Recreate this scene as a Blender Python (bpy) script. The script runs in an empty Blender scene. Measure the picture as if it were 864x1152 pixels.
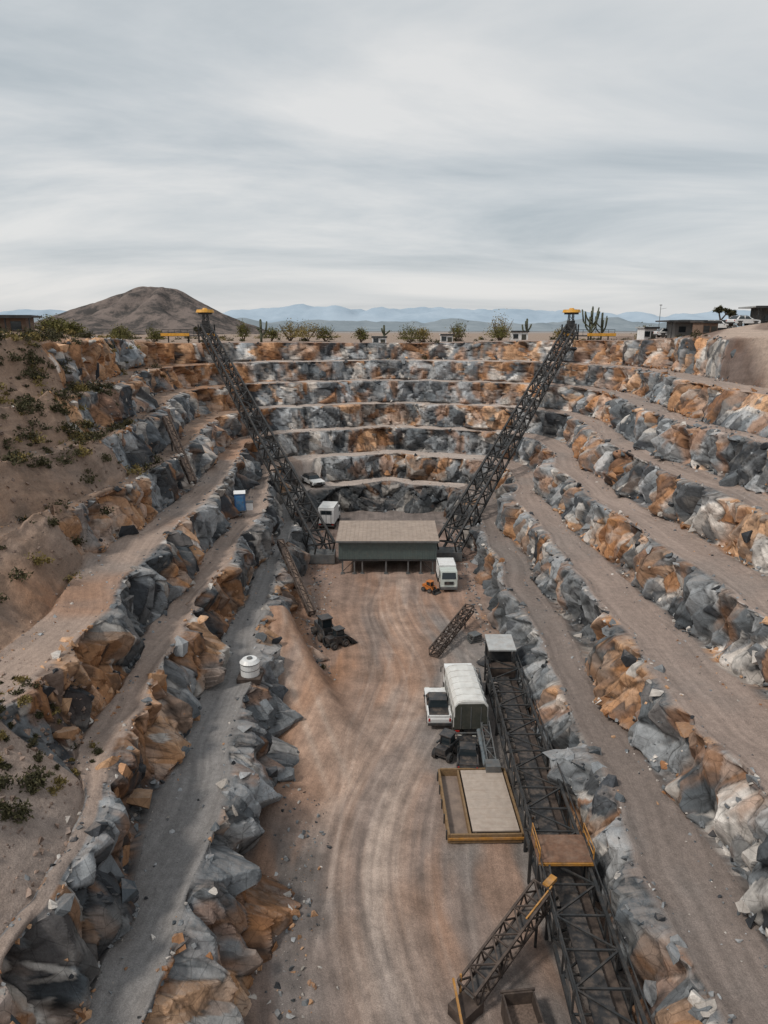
import bpy, bmesh, math, random
import numpy as np
from mathutils import Vector, Matrix, noise as mnoise
random.seed(7); rng=np.random.default_rng(7)
scene=bpy.context.scene
COL=scene.collection

# ---------------------------------------------------------------- numpy noise
def hsh(i,j,k,s):
    h=(i.astype(np.int64)*374761393+j.astype(np.int64)*668265263+k.astype(np.int64)*2147483647+s*1274126177)&0xffffffff
    h=((h^(h>>13))*1274126177)&0xffffffff
    h=((h^(h>>16))*2246822519)&0xffffffff
    h=h^(h>>15)
    return (h&0xffffff)/float(0x1000000)
def vnoise(p,s=0):
    f=np.floor(p); q=p-f; q=q*q*(3-2*q); i=f.astype(np.int64)
    r=0
    for a in (0,1):
        for b in (0,1):
            for c in (0,1):
                w=(q[:,0] if a else 1-q[:,0])*(q[:,1] if b else 1-q[:,1])*(q[:,2] if c else 1-q[:,2])
                r=r+w*hsh(i[:,0]+a,i[:,1]+b,i[:,2]+c,s)
    return r*2-1
def fbm(p,o=4,s=0):
    r=0;a=.5;
    for k in range(o):
        r=r+a*vnoise(p,s+k*17); p=p*2.03+3.7; a*=.5
    return r
def sst(a,b,x):
    t=np.clip((x-a)/(b-a),0,1); return t*t*(3-2*t)
def lerp(a,b,t): return a+(b-a)*t

# ---------------------------------------------------------------- materials
def newmat(name):
    m=bpy.data.materials.new(name); m.use_nodes=True
    nt=m.node_tree; b=nt.nodes['Principled BSDF']; return m,nt,b
def N(nt,t,**k):
    n=nt.nodes.new(t)
    for a,v in k.items():
        if a=='ins':
            for kk,vv in v.items(): n.inputs[kk].default_value=vv
        else: setattr(n,a,v)
    return n
def mth(nt,op,a,b=None,c=None,clamp=False):
    n=nt.nodes.new('ShaderNodeMath'); n.operation=op; n.use_clamp=clamp
    for i,x in enumerate((a,b,c)):
        if x is None: continue
        if isinstance(x,(int,float)): n.inputs[i].default_value=x
        else: nt.links.new(x,n.inputs[i])
    return n.outputs[0]
def mixc(nt,f,a,b,bt='MIX'):
    n=nt.nodes.new('ShaderNodeMix'); n.data_type='RGBA'; n.blend_type=bt
    for idx,x in ((0,f),(6,a),(7,b)):
        if isinstance(x,(int,float)): n.inputs[idx].default_value=x
        elif isinstance(x,tuple): n.inputs[idx].default_value=(*x,1) if len(x)==3 else x
        else: nt.links.new(x,n.inputs[idx])
    return n.outputs[2]
def mapr(nt,v,a,b,c,d,smooth=False):
    n=nt.nodes.new('ShaderNodeMapRange'); n.interpolation_type='SMOOTHSTEP' if smooth else 'LINEAR'
    nt.links.new(v,n.inputs[0])
    for i,x in enumerate((a,b,c,d)): n.inputs[i+1].default_value=x
    return n.outputs[0]
def noise(nt,vec,scale,detail=4,rough=.6,dist=0):
    n=nt.nodes.new('ShaderNodeTexNoise'); n.inputs['Scale'].default_value=scale; n.inputs['Detail'].default_value=detail
    n.inputs['Roughness'].default_value=rough; n.inputs['Distortion'].default_value=dist
    if vec is not None: nt.links.new(vec,n.inputs['Vector'])
    return n.outputs['Fac']
def vmap(nt,vec,sc,rot=(0,0,0)):
    n=nt.nodes.new('ShaderNodeMapping'); n.inputs['Scale'].default_value=sc; n.inputs['Rotation'].default_value=rot
    nt.links.new(vec,n.inputs['Vector']); return n.outputs[0]
def vor(nt,vec,scale,feat='F1',out='Distance'):
    n=nt.nodes.new('ShaderNodeTexVoronoi'); n.feature=feat; n.inputs['Scale'].default_value=scale
    nt.links.new(vec,n.inputs['Vector']); return n.outputs[out]
def grey(nt,v):
    c=N(nt,'ShaderNodeCombineColor'); [nt.links.new(v,c.inputs[i]) for i in range(3)]; return c.outputs[0]

def ground_material(name,mode):
    m,nt,b=newmat(name); L=nt.links.new
    col=N(nt,'ShaderNodeAttribute',attribute_name='Col').outputs['Color']
    geo=N(nt,'ShaderNodeNewGeometry'); pos=geo.outputs['Position']
    n2=noise(nt,pos,2.6,6,.72)
    n3=noise(nt,pos,19.0,2,.7)
    fine=mapr(nt,n3,.3,.7,.74,1.26)
    if mode!='rock':
        tuv=N(nt,'ShaderNodeAttribute',attribute_name='tuv').outputs['Vector']
        t1=noise(nt,vmap(nt,tuv,(1.9,.06,1)),1.0,5,.68,.2)
        dv=mth(nt,'ADD',mapr(nt,t1,.32,.68,.86,1.14,True),mapr(nt,n2,.3,.7,-.20,.20))
        dv=mth(nt,'MULTIPLY',dv,fine)
        dirt=mixc(nt,1.0,col,grey(nt,dv),'MULTIPLY')
    if mode!='dirt':
        aniso=vmap(nt,pos,(1,1,.8),(.5,.35,.3))
        ed=vor(nt,aniso,1.0,'DISTANCE_TO_EDGE')
        st=noise(nt,vmap(nt,vmap(nt,pos,(1,1,1),(.6,.5,.3)),(1.6,1.6,.45)),1.3,5,.7,.3)
        rv=mth(nt,'MULTIPLY',mapr(nt,ed,0,.02,.55,1),mapr(nt,st,.32,.68,.74,1.28))
        rv=mth(nt,'MULTIPLY',rv,mapr(nt,n2,.3,.7,.86,1.14)); rv=mth(nt,'MULTIPLY',rv,mapr(nt,n3,.3,.7,.88,1.12))
        rock=mixc(nt,1.0,col,grey(nt,rv),'MULTIPLY')
        sx=N(nt,'ShaderNodeSeparateXYZ'); L(geo.outputs['Normal'],sx.inputs[0])
        dust=mth(nt,'MULTIPLY',mapr(nt,sx.outputs[2],.82,1.0,0,.45,True),mapr(nt,n2,.38,.6,.1,1))
        rock=mixc(nt,dust,rock,(.34,.29,.26))
    if mode=='rock': fin=rock
    elif mode=='dirt': fin=dirt
    else:
        rk=N(nt,'ShaderNodeAttribute',attribute_name='rock').outputs['Fac']; fin=mixc(nt,rk,dirt,rock)
    L(fin,b.inputs['Base Color']); b.inputs['Roughness'].default_value=.8
    b.inputs['Specular IOR Level'].default_value=.3
    bn=noise(nt,pos,3.0 if mode!='dirt' else 7.0,5,.66)
    bp=N(nt,'ShaderNodeBump',ins={'Strength':.5 if mode!='dirt' else .6,'Distance':.12}); L(bn,bp.inputs['Height']); L(bp.outputs[0],b.inputs['Normal'])
    return m
G_MIX=ground_material('quarry_ground_mixed','mix');G_ROCK=ground_material('quarry_rock','rock');G_DIRT=ground_material('quarry_dirt','dirt')

_mc={}
def M(name,color,rough=.6,metal=0,var=.25,scale=3.0,dirt=.35,bump=.0):
    if name in _mc: return _mc[name]
    m,nt,b=newmat(name); L=nt.links.new
    tc=N(nt,'ShaderNodeTexCoord').outputs['Object']
    n=noise(nt,tc,scale,5,.65)
    v=mapr(nt,n,.3,.7,1-var,1+var)
    base=mixc(nt,1.0,tuple(color),grey(nt,v),'MULTIPLY')
    g=N(nt,'ShaderNodeNewGeometry'); s=N(nt,'ShaderNodeSeparateXYZ'); L(g.outputs['Normal'],s.inputs[0])
    df=mth(nt,'MULTIPLY',mapr(nt,noise(nt,tc,1.7,4,.7),.42,.7,0,dirt,True),mapr(nt,s.outputs[2],-.2,.9,.7,1))
    base=mixc(nt,df,base,(.30,.225,.175))
    L(base,b.inputs['Base Color']); b.inputs['Roughness'].default_value=rough; b.inputs['Metallic'].default_value=metal
    if bump>0:
        bp=N(nt,'ShaderNodeBump',ins={'Strength':bump,'Distance':.05}); L(n,bp.inputs['Height']); L(bp.outputs[0],b.inputs['Normal'])
    _mc[name]=m; return m
STEEL=lambda:M('weathered_dark_steel',(.028,.030,.032),.65,.2,.4,2,.15)
STEELG=lambda:M('grey_steel',(.14,.15,.155),.55,.4,.3,2,.3)
YEL=lambda:M('worn_ochre_paint',(.38,.18,.035),.6,0,.4,3,.4)
YELB=lambda:M('safety_yellow_paint',(.62,.31,.03),.5,0,.25,3,.2)
WHITE=lambda:M('white_vehicle_paint',(.74,.75,.75),.35,0,.08,2,.25)
BLACK=lambda:M('black_rubber',(.02,.02,.021),.8,0,.3,4,.35)
DPAINT=lambda:M('black_paint',(.03,.032,.035),.4,0,.3,3,.3)
def GLASS():
    if 'glass' in _mc: return _mc['glass']
    m,nt,b=newmat('tinted_window_glass'); b.inputs['Base Color'].default_value=(.02,.028,.033,1); b.inputs['Roughness'].default_value=.08
    n=noise(nt,N(nt,'ShaderNodeTexCoord').outputs['Object'],4,3); nt.links.new(mapr(nt,n,.3,.7,.05,.25),b.inputs['Roughness'])
    _mc['glass']=m; return m

# ---------------------------------------------------------------- mesh builder
class MB:
    def __init__(s): s.v=[];s.f=[];s.m=[];s.mats=[]
    def mi(s,mat):
        if mat not in s.mats: s.mats.append(mat)
        return s.mats.index(mat)
    def add(s,vs,fs,mat):
        o=len(s.v); s.v+= [tuple(x) for x in vs]; k=s.mi(mat)
        for f in fs: s.f.append(tuple(o+i for i in f)); s.m.append(k)
    def box(s,c,d,mat,rz=0,rx=0,top=1.0,topy=None):
        topy=top if topy is None else topy
        x,y,z=[a/2 for a in d]
        vs=[Vector(p) for p in ((-x,-y,-z),(x,-y,-z),(x,y,-z),(-x,y,-z),(-x*top,-y*topy,z),(x*top,-y*topy,z),(x*top,y*topy,z),(-x*top,y*topy,z))]
        R=Matrix.Rotation(rz,3,'Z')@Matrix.Rotation(rx,3,'X')
        s.add([R@p+Vector(c) for p in vs],[(0,3,2,1),(4,5,6,7),(0,1,5,4),(1,2,6,5),(2,3,7,6),(3,0,4,7)],mat)
    def prism(s,prof,x0,x1,mat,inset=0):
        n=len(prof)
        vs=[(x0,a,b) for a,b in prof]+[(x1,a,b) for a,b in prof]
        fs=[tuple(range(n)),tuple(range(2*n-1,n-1,-1))]+[(i,i+n,(i+1)%n+n,(i+1)%n) for i in range(n)]
        s.add(vs,fs,mat)
    def prismy(s,prof,y0,y1,mat):
        n=len(prof)
        vs=[(a,y0,b) for a,b in prof]+[(a,y1,b) for a,b in prof]
        fs=[tuple(range(n-1,-1,-1)),tuple(range(n,2*n))]+[((i+1)%n,(i+1)%n+n,i+n,i) for i in range(n)]
        s.add(vs,fs,mat)
    def beam(s,p0,p1,w,mat,h=None):
        p0=Vector(p0);p1=Vector(p1); d=(p1-p0)
        if d.length<1e-5: return
        d.normalize(); up=Vector((0,0,1)) if abs(d.z)<.95 else Vector((0,1,0))
        a=d.cross(up).normalized(); b=a.cross(d).normalized(); h=h or w
        vs=[]
        for p in (p0,p1):
            for sx,sy in ((-1,-1),(1,-1),(1,1),(-1,1)): vs.append(p+a*sx*w/2+b*sy*h/2)
        s.add(vs,[(3,2,1,0),(4,5,6,7),(0,1,5,4),(1,2,6,5),(2,3,7,6),(3,0,4,7)],mat)
    def cyl(s,p0,p1,r,mat,seg=14,r2=None):
        p0=Vector(p0);p1=Vector(p1);d=(p1-p0).normalized(); up=Vector((0,0,1)) if abs(d.z)<.95 else Vector((0,1,0))
        a=d.cross(up).normalized(); b=a.cross(d).normalized(); r2=r if r2 is None else r2
        vs=[p0+(a*math.cos(t)+b*math.sin(t))*r for t in [2*math.pi*i/seg for i in range(seg)]]
        vs+=[p1+(a*math.cos(t)+b*math.sin(t))*r2 for t in [2*math.pi*i/seg for i in range(seg)]]
        fs=[tuple(range(seg)),tuple(range(2*seg-1,seg-1,-1))]+[(i,i+seg,(i+1)%seg+seg,(i+1)%seg) for i in range(seg)]
        s.add(vs,fs,mat)
    def obj(s,name,loc=(0,0,0),rz=0,bevel=0,rx=0,smooth=False):
        me=bpy.data.meshes.new(name); me.from_pydata(s.v,[],s.f)
        for mt in s.mats: me.materials.append(mt)
        me.polygons.foreach_set('material_index',s.m)
        bm=bmesh.new(); bm.from_mesh(me); bmesh.ops.recalc_face_normals(bm,faces=bm.faces); bm.to_mesh(me); bm.free()
        if smooth: me.polygons.foreach_set('use_smooth',[True]*len(me.polygons))
        me.update(); o=bpy.data.objects.new(name,me); COL.objects.link(o)
        o.location=loc; o.rotation_euler=(rx,0,rz)
        if bevel:
            b=o.modifiers.new('bevel','BEVEL'); b.width=bevel; b.segments=2; b.limit_method='ANGLE'; b.angle_limit=.6
        return o

def np_mesh(name,verts,faces,mat,attrs,smooth=False,mats=None,mi=None):
    me=bpy.data.meshes.new(name); k=faces.shape[1]; F=len(faces)
    me.vertices.add(len(verts)); me.vertices.foreach_set('co',np.ascontiguousarray(verts,np.float32).ravel())
    me.loops.add(F*k); me.loops.foreach_set('vertex_index',np.ascontiguousarray(faces,np.int32).ravel())
    me.polygons.add(F); me.polygons.foreach_set('loop_start',np.arange(0,F*k,k,dtype=np.int32))
    try: me.polygons.foreach_set('loop_total',np.full(F,k,dtype=np.int32))
    except Exception: pass
    me.update(calc_edges=True)
    for an,(tp,arr) in attrs.items():
        a=me.attributes.new(an,tp,'POINT')
        key={'FLOAT':'value','FLOAT_VECTOR':'vector','FLOAT_COLOR':'color'}[tp]
        a.data.foreach_set(key,np.ascontiguousarray(arr,np.float32).ravel())
    sm=smooth if isinstance(smooth,np.ndarray) else np.full(F,smooth,dtype=bool)
    me.polygons.foreach_set('use_smooth',sm)
    for mm in (mats or [mat]): me.materials.append(mm)
    if mi is not None: me.polygons.foreach_set('material_index',mi.astype(np.int32))
    me.update()
    o=bpy.data.objects.new(name,me); COL.objects.link(o); return o
def rgba(c): return np.concatenate([c,np.ones((len(c),1))],1)

# ---------------------------------------------------------------- terrain
ZK=[0,4,8,12,16,20,23.7]
YS=[-60,0,25,40,55,70,85]
LX={1:[-9.5,-9.5,-8.8,-9.6,-10.6,-11,-11.5],2:[-14,-14,-13.3,-14.5,-15.2,-15,-15],3:[-20,-20,-19,-18.3,-18.6,-19,-19.5],
    4:[-30,-30,-29,-27,-25,-23.8,-24],5:[-36,-36,-35,-31,-28,-26.5,-28],6:[-43,-43,-41,-36,-32,-30,-31.5],7:[-52,-52,-48,-42,-37.5,-34.5,-35.5]}
RX={1:[12.7]*6+[12.4],2:[17.7]*6+[17.5],3:[23.5,23.5,23.5,24,23.4,22.8,22.6],4:[31,31,31,30.4,29.8,28.4,27.8],
    5:[36,36,36,35.4,34.5,33,32.5],6:[42,42,42,41,40,38,37.5],7:[50,50,50,49,47,44,43.5]}
BK={1:115,2:120.5,3:125.5,4:130.5,5:135.5,6:141,7:148}
CL={1:-13.5,2:-17.5,3:-22,4:-26.5,5:-32,6:-37,7:-43}
CR={1:14.5,2:19.5,3:25.5,4:30.5,5:35,6:40,7:45}
RR={1:10,2:13,3:16,4:20,5:24,6:28,7:32}
def ctrl(k):
    pts=[(x,y) for x,y in zip(LX[k],YS)]
    B=BK[k];R=RR[k];l=CL[k];r=CR[k]
    pts+=[(l,B-R),(l+R*.3,B-R*.3),(l+R,B),((l+r)/2,B+2.6),(r-R,B),(r-R*.3,B-R*.3),(r,B-R)]
    pts+=[(x,y) for x,y in zip(RX[k][::-1],YS[::-1])]
    return np.array(pts,float)
c0=[(x,y) for x,y in zip([-6.4,-6.4,-4.5,-6.0,-7.6,-8.6,-9.5],YS)]
B=112;R=9;l=-12.5;r=12.5
c0+=[(l,B-R),(l+R*.3,B-R*.3),(l+R,B),(0,B+1.6),(r-R,B),(r-R*.3,B-R*.3),(r,B-R)]
c0+=[(x,y) for x,y in zip([11.5]*6+[11.2],YS[::-1])]
CT=[np.array(c0,float)]+[ctrl(k) for k in range(1,8)]
NC=len(c0)
def catmull(P,t):
    i=np.clip(np.floor(t).astype(int),0,NC-2); u=(t-i)[:,None]
    p0=P[np.clip(i-1,0,NC-1)];p1=P[i];p2=P[i+1];p3=P[np.clip(i+2,0,NC-1)]
    m1=(p2-p0)*.5;m2=(p3-p1)*.5
    L=np.linalg.norm(p2-p1,axis=1,keepdims=True)
    m1=m1*np.minimum(1,1.3*L/np.maximum(np.linalg.norm(m1,axis=1,keepdims=True),1e-6))
    m2=m2*np.minimum(1,1.3*L/np.maximum(np.linalg.norm(m2,axis=1,keepdims=True),1e-6))
    return (2*u**3-3*u**2+1)*p1+(u**3-2*u**2+u)*m1+(-2*u**3+3*u**2)*p2+(u**3-u**2)*m2
tt=np.linspace(0,NC-1,60000)
ref=catmull(CT[3],tt); refl=catmull(CT[1],tt)
ds=np.linalg.norm(np.diff((ref+refl)/2,axis=0),axis=1); ds=np.concatenate([[0],ds])
dcam=np.sqrt(refl[:,0]**2+refl[:,1]**2+22**2)
sp=dcam/480.; sp=np.where(refl[:,1]<12,1.2,sp)
cum=np.cumsum(ds/sp); NT=int(cum[-1]); t=np.interp(np.linspace(0,cum[-1],NT),cum,tt)
arc=np.interp(t,tt,np.cumsum(ds))
rows=[catmull(c,t) for c in CT]
tan=np.gradient(rows[3],axis=0); tan/=np.linalg.norm(tan,axis=1,keepdims=True)
nin=np.stack([tan[:,1],-tan[:,0]],1)
isL=(t<7.5); isR=(t>NC-1-7.5)
yy=rows[3][:,1]
def plainH(x,y):
    p=np.stack([x*.03,y*.03,x*0],1)
    h=27.4+.9*fbm(p,4,5)
    h=h+4.2*np.exp(-(((x+66)/22)**2+((y-88)/34)**2))+2.0*np.exp(-(((x+50)/16)**2+((y-60)/25)**2))
    h=h+4.3*np.exp(-(((x-62)/17)**2+((y-100)/28)**2))+1.5*np.exp(-(((x-50)/9)**2+((y-70)/20)**2))
    return h
def softmask(k):
    m=np.ones(NT)
    if k==3: m=np.where(isL,lerp(.05,1,sst(27,36,yy)),m)
    if k==4: m=np.where(isL,lerp(0,1,sst(48,58,yy)),m)
    if k in(5,6): m=np.where(isL,lerp(0,1,sst(60,74,yy)),m)
    if k==7: m=np.where(isL,lerp(0,1,sst(66,78,yy)),np.where(isR,lerp(.1,1,sst(84,104,yy)),m))
    if k==6: m=np.where(isR,lerp(.25,1,sst(60,85,yy)),m)
    return m
face_off={3:.7,4:4.6,5:.9,6:1.2,7:1.4}
crest=[None];toe=[None,rows[0]]; msk=[None]
def wob(k,a,s):
    p=np.stack([arc*.13,np.full(NT,k*7.3),np.zeros(NT)],1)
    return a*fbm(p,4,s)
for k in range(1,8):
    crest.append(rows[k]+nin*(wob(k,1.3,11))[:,None])
    msk.append(softmask(k))
back=1-np.clip(np.abs(t-(NC-1)/2)/4.0,0,1); back=sst(.0,.6,back)
toe[1]=rows[0]+nin*wob(0,1.6,31)[:,None]
for k in range(2,8):
    w=.95+back*.35
    hard=crest[k]+nin*(w+wob(k,.5,23))[:,None]
    soft=crest[k-1]-nin*(face_off.get(k,.8)+(3.2*isR*(k==7))[:,None])
    toe.append(lerp(soft,hard,msk[k][:,None]))
    gap=((crest[k-1]-toe[k])*nin).sum(1)
    toe[k]=toe[k]-nin*np.maximum(0,1.0-gap)[:,None]
z7=plainH(crest[7][:,0],crest[7][:,1])
V=[];Kf=[];MK=[];Nn=[];ACR=[];PH=[]
NF=38;NR=12
def pushrow(xy,z,kf,mk,acr,ph,nz):
    V.append(np.concatenate([xy,z[:,None]],1)); Kf.append(np.full(NT,kf,float)); MK.append(mk); ACR.append(np.broadcast_to(acr,(NT,)).copy()); PH.append(np.full(NT,ph,float))
    n=np.concatenate([nin,np.full((NT,1),nz)],1); Nn.append(n/np.linalg.norm(n,axis=1,keepdims=True))
Z=[np.full(NT,z) for z in ZK]+[z7]
for k in range(1,8):
    z0=Z[k-1] if k>1 else np.full(NT,-.35); z1=Z[k]
    for j in range(NF):
        u=j/(NF-1)
        xy=lerp(toe[k],crest[k],u**1.1)
        e=min(1,(1-u)*12+.55)*min(1,u*10+.3)
        pushrow(xy,lerp(z0,z1,u),k,msk[k]*e,u*4,u,.12)
    if k<7:
        w=np.linalg.norm(toe[k+1]-crest[k],axis=1)
        for j in range(1,NR):
            u=j/NR
            xy=lerp(crest[k],toe[k+1],u**1.2)
            d0=(u**1.2)*w; d1=(1-u**1.2)*w
            edge=np.maximum(1-sst(.05,.5,d0),(1-sst(.0,.45,d1))*.6)
            berm=.2*np.exp(-((d0-.5)/.3)**2)*msk[k]+.3*np.exp(-(d1/.5)**2)
            pushrow(xy,Z[k]+berm-.1*np.sin(u*math.pi),k,edge*.45*np.maximum(msk[k],msk[k+1]),d0,2+u,.4)
C=np.array([0,60.]); rad=crest[7]-C; rad/=np.linalg.norm(rad,axis=1,keepdims=True)
outd=np.concatenate([np.linspace(.6,30,44),np.geomspace(33,3500,40)])
n7=-nin
for d in outd:
    bl=min(1,d/40); dr=n7*(1-bl)+rad*bl; dr/=np.linalg.norm(dr,axis=1,keepdims=True)
    xy=crest[7]+dr*d
    z=plainH(xy[:,0],xy[:,1])
    z=lerp(z,np.full(NT,24.0),sst(200,1500,np.array(d)))
    pushrow(xy,z,8,np.full(NT,max(0,.42*(1-d/1.2))),d,4,.7)
V=np.array(V);NRW=V.shape[0];Vf=V.reshape(-1,3);Kf=np.array(Kf).ravel();MK=np.array(MK).ravel();ACR=np.array(ACR).ravel();PH=np.array(PH).ravel();Nn=np.array(Nn).reshape(-1,3)
ARC=np.tile(arc,NRW); SIDE=np.tile(np.where(t<8,-1,np.where(t>NC-9,1,0)),NRW)
disp=np.zeros(len(Vf)); rock=np.clip(MK*1.6,0,1)
act=MK>.02
P=Vf[act].astype(np.float64)
warp=np.stack([fbm(P*.35,2,41),fbm(P*.35,2,42),fbm(P*.35,2,43)],1)
# continuous blocky relief: upper envelope of flat, tilted, truncated slabs, one per jittered cell
def facets(P,size,s,amp,grad,steep,ndir,asp=(1,1,.68),r0=.42):
    R_=np.array([[.90,.2,.40],[-.25,.95,.15],[-.36,-.24,.90]])
    q=((P+warp*.08*size)/size*np.array(asp))@R_
    rr=np.random.default_rng(s); dirs=rr.normal(size=(ndir,3)); dirs/=np.linalg.norm(dirs,axis=1,keepdims=True)
    n=len(q); f=np.floor(q).astype(np.int64); b1=np.full(n,-9e9); b2=np.full(n,-9e9); cid=np.zeros((n,3),np.int64)
    for a in (-1,0,1):
        for b in (-1,0,1):
            for c in (-1,0,1):
                i=f[:,0]+a;j=f[:,1]+b;k=f[:,2]+c
                h1=hsh(i,j,k,s+1);h2=hsh(i,j,k,s+2);h3=hsh(i,j,k,s+3);h4=hsh(i,j,k,s+4)
                o=np.stack([q[:,0]-i-.1-.8*h1,q[:,1]-j-.1-.8*h2,q[:,2]-k-.1-.8*h3],1)
                dd=o@dirs.T
                wv=np.stack([.72+.56*((h1*7.13+h4*3.7*(m+1))%1.0) for m in range(ndir)],1)
                md=(np.abs(dd)*wv).max(1)
                gx=((h4*91.7)%1-.5)*2*grad; gy=((h4*57.3)%1-.5)*2*grad; gz=((h4*33.1)%1-.5)*2*grad
                v=((h4-.5)*2*amp)/size+gx*o[:,0]+gy*o[:,1]+gz*o[:,2]-steep*np.maximum(md-r0,0)
                m=v>b1
                b2=np.where(m,b1,np.maximum(b2,v)); b1=np.where(m,v,b1)
                cid[m,0]=i[m];cid[m,1]=j[m];cid[m,2]=k[m]
    h=[hsh(cid[:,0],cid[:,1],cid[:,2],s+9+i) for i in range(5)]
    return b1*size,h,(b1-b2)*size/steep
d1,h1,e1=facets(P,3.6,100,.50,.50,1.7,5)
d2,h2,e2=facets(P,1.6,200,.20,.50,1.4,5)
d3,h3,e3=facets(P,.75,300,.04,.30,1.0,4)
low=fbm(P*.12,3,77)*.9
D=low+(d1-d1.mean())+(d2-d2.mean())*.8+(d3-d3.mean())*.5
disp[act]=D*MK[act]
dz=fbm(Vf*.35,4,55)*.25*(1-rock)
dz=np.where(Kf>=8,dz*.5,dz)
Vd=Vf+Nn*disp[:,None]; Vd[:,2]+=dz
hill=(rock<.4)&(SIDE<0)&(Kf>=4)&(PH<=1)
Vd[:,2]+=np.where(hill,fbm(Vf*.22,6,66)*1.5,0)
# levelled parking turnout cut into the first bench, back-left corner
CARP=(-12.2,114.2)
pdist=np.sqrt(((Vd[:,0]-CARP[0])/1.0)**2+((Vd[:,1]-CARP[1])/1.15)**2)
pad=sst(3.6,2.5,pdist)*(Vd[:,2]<9.5)*(Vd[:,2]>1.5)
Vd[:,2]=lerp(Vd[:,2],4.25,pad)
# ---- colours
def pal(h,og,z):
    n=len(h[0]); c=np.zeros((n,3))
    gr=lerp(np.array([.075,.088,.100]),np.array([.36,.375,.39]),(h[4]**1.3)[:,None])
    org=lerp(np.array([.27,.125,.055]),np.array([.58,.355,.21]),h[4][:,None])
    cream=lerp(np.array([.42,.385,.35]),np.array([.64,.60,.56]),h[4][:,None])
    dark=np.tile(np.array([.03,.033,.038]),(n,1))*(1+h[4][:,None])
    pO=np.clip(og,0.0,.74)
    r=hsh((h[3]*1e6).astype(np.int64),(h[0]*1e6).astype(np.int64),(h[1]*1e6).astype(np.int64),5)
    c[:]=gr
    m=r<pO; c[m]=org[m]
    pc=.13+.14*pO
    m=(r>=pO)&(r<pO+pc); c[m]=cream[m]
    m=(r>.90-.06*(1-pO)); c[m]=dark[m]
    return c
def ogf(P,side):
    z=P[:,2]
    g=.06+fbm(P*np.array([.11,.11,.16]),3,91)*1.5
    g=g+.42*sst(17,26,z)
    g=g+.20*(side<0)*sst(50,20,P[:,1])-.06*(side>0)*sst(14,6,z)
    g=g-.40*sst(13,2,z)*(P[:,1]>85)
    return g
colr=np.zeros((len(Vf),3))
og=ogf(P,SIDE[act])
ca=pal(h1,og,P[:,2]); cb=pal(h2,og,P[:,2])
rc=lerp(ca,cb,np.where(h2[1]>.62,.75,.10)[:,None])
stn=sst(.06,.28,fbm(P*np.array([.5,.5,.2])+11,5,131)+og*.22)
rc=lerp(rc,lerp(np.array([.44,.21,.085]),np.array([.25,.12,.06]),h2[4][:,None]),(stn*.62)[:,None])
stw=sst(.12,.34,fbm(P*.5+31,5,151))
rc=lerp(rc,np.array([.46,.44,.42]),(stw*.32)[:,None])
stk=sst(.12,.36,fbm(P*.7+51,5,171))
rc=lerp(rc,np.array([.05,.053,.058]),(stk*.5)[:,None])
rc*=(.85+.30*h3[4])[:,None]
rc*=(.72+.56*h2[2])[:,None]
rc*=np.clip(.22+e1/.10,.22,1)[:,None]*np.clip(.45+e2/.10,.45,1)[:,None]  # crevice shade painted into the rock colour where blocks meet
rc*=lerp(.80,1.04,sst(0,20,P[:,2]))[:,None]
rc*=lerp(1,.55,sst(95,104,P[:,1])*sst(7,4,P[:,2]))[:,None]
x,y,z=Vf[:,0],Vf[:,1],Vf[:,2]
dirt=np.tile(np.array([.32,.25,.215]),(len(Vf),1))
def setc(mask,c):
    mask=mask[:,None]*1.0; dirt[:]=dirt*(1-mask)+np.array(c)*mask
setc(((Kf==1)&(SIDE<0)).astype(float),(.215,.205,.20))
setc(((Kf==1)&(SIDE>0)).astype(float)*.8,(.18,.15,.135))
setc(((Kf==2)&(SIDE>0)).astype(float)*.6,(.28,.22,.19))
setc(((Kf>=2)&(Kf<=3)&(SIDE<0)).astype(float)*.8,(.33,.25,.205))
setc(((Kf>=4)&(SIDE<0)).astype(float),(.32,.215,.155))
setc(((Kf>=6)&(SIDE>0)&(Kf<8)&(PH<2)).astype(float)*.9,(.13,.075,.055))
setc(((Kf==6)&(SIDE>0)&(PH>=2)).astype(float)*.9,(.36,.275,.23))
setc((Kf>=1)*(Kf<=6)*(SIDE==0)*.7,(.47,.41,.37))
setc((Kf>=8)*sst(4,0,ACR)*.7,(.28,.15,.09))
setc((Kf>=8)*sst(3,12,ACR)*.9,(.29,.215,.165))
setc((Kf>=8)*(SIDE>0)*.6,(.17,.11,.085))
orn=sst(.0,.35,fbm(Vf*.09,4,123))
setc(orn*.5*(SIDE<0)*(Kf>=3),(.34,.16,.075))
grn=sst(.0,.35,fbm(Vf*.16+9,4,143)); setc(grn*.35*(Kf<8)*(SIDE!=0),(.20,.185,.175))
brn=sst(.0,.25,fbm(Vf*.5+3,5,163)); setc(brn*.5*(Kf>=4)*(SIDE<0),(.15,.105,.078))
setc(brn*.4*(Kf>=7)*(SIDE>0),(.09,.06,.045))
rub=sst(0.0,.3,fbm(Vf*.8+23,4,183)); setc(rub*.35*(Kf<=5)*(PH>=2)*np.abs(PH-2.5)*2,(.13,.11,.10))
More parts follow.
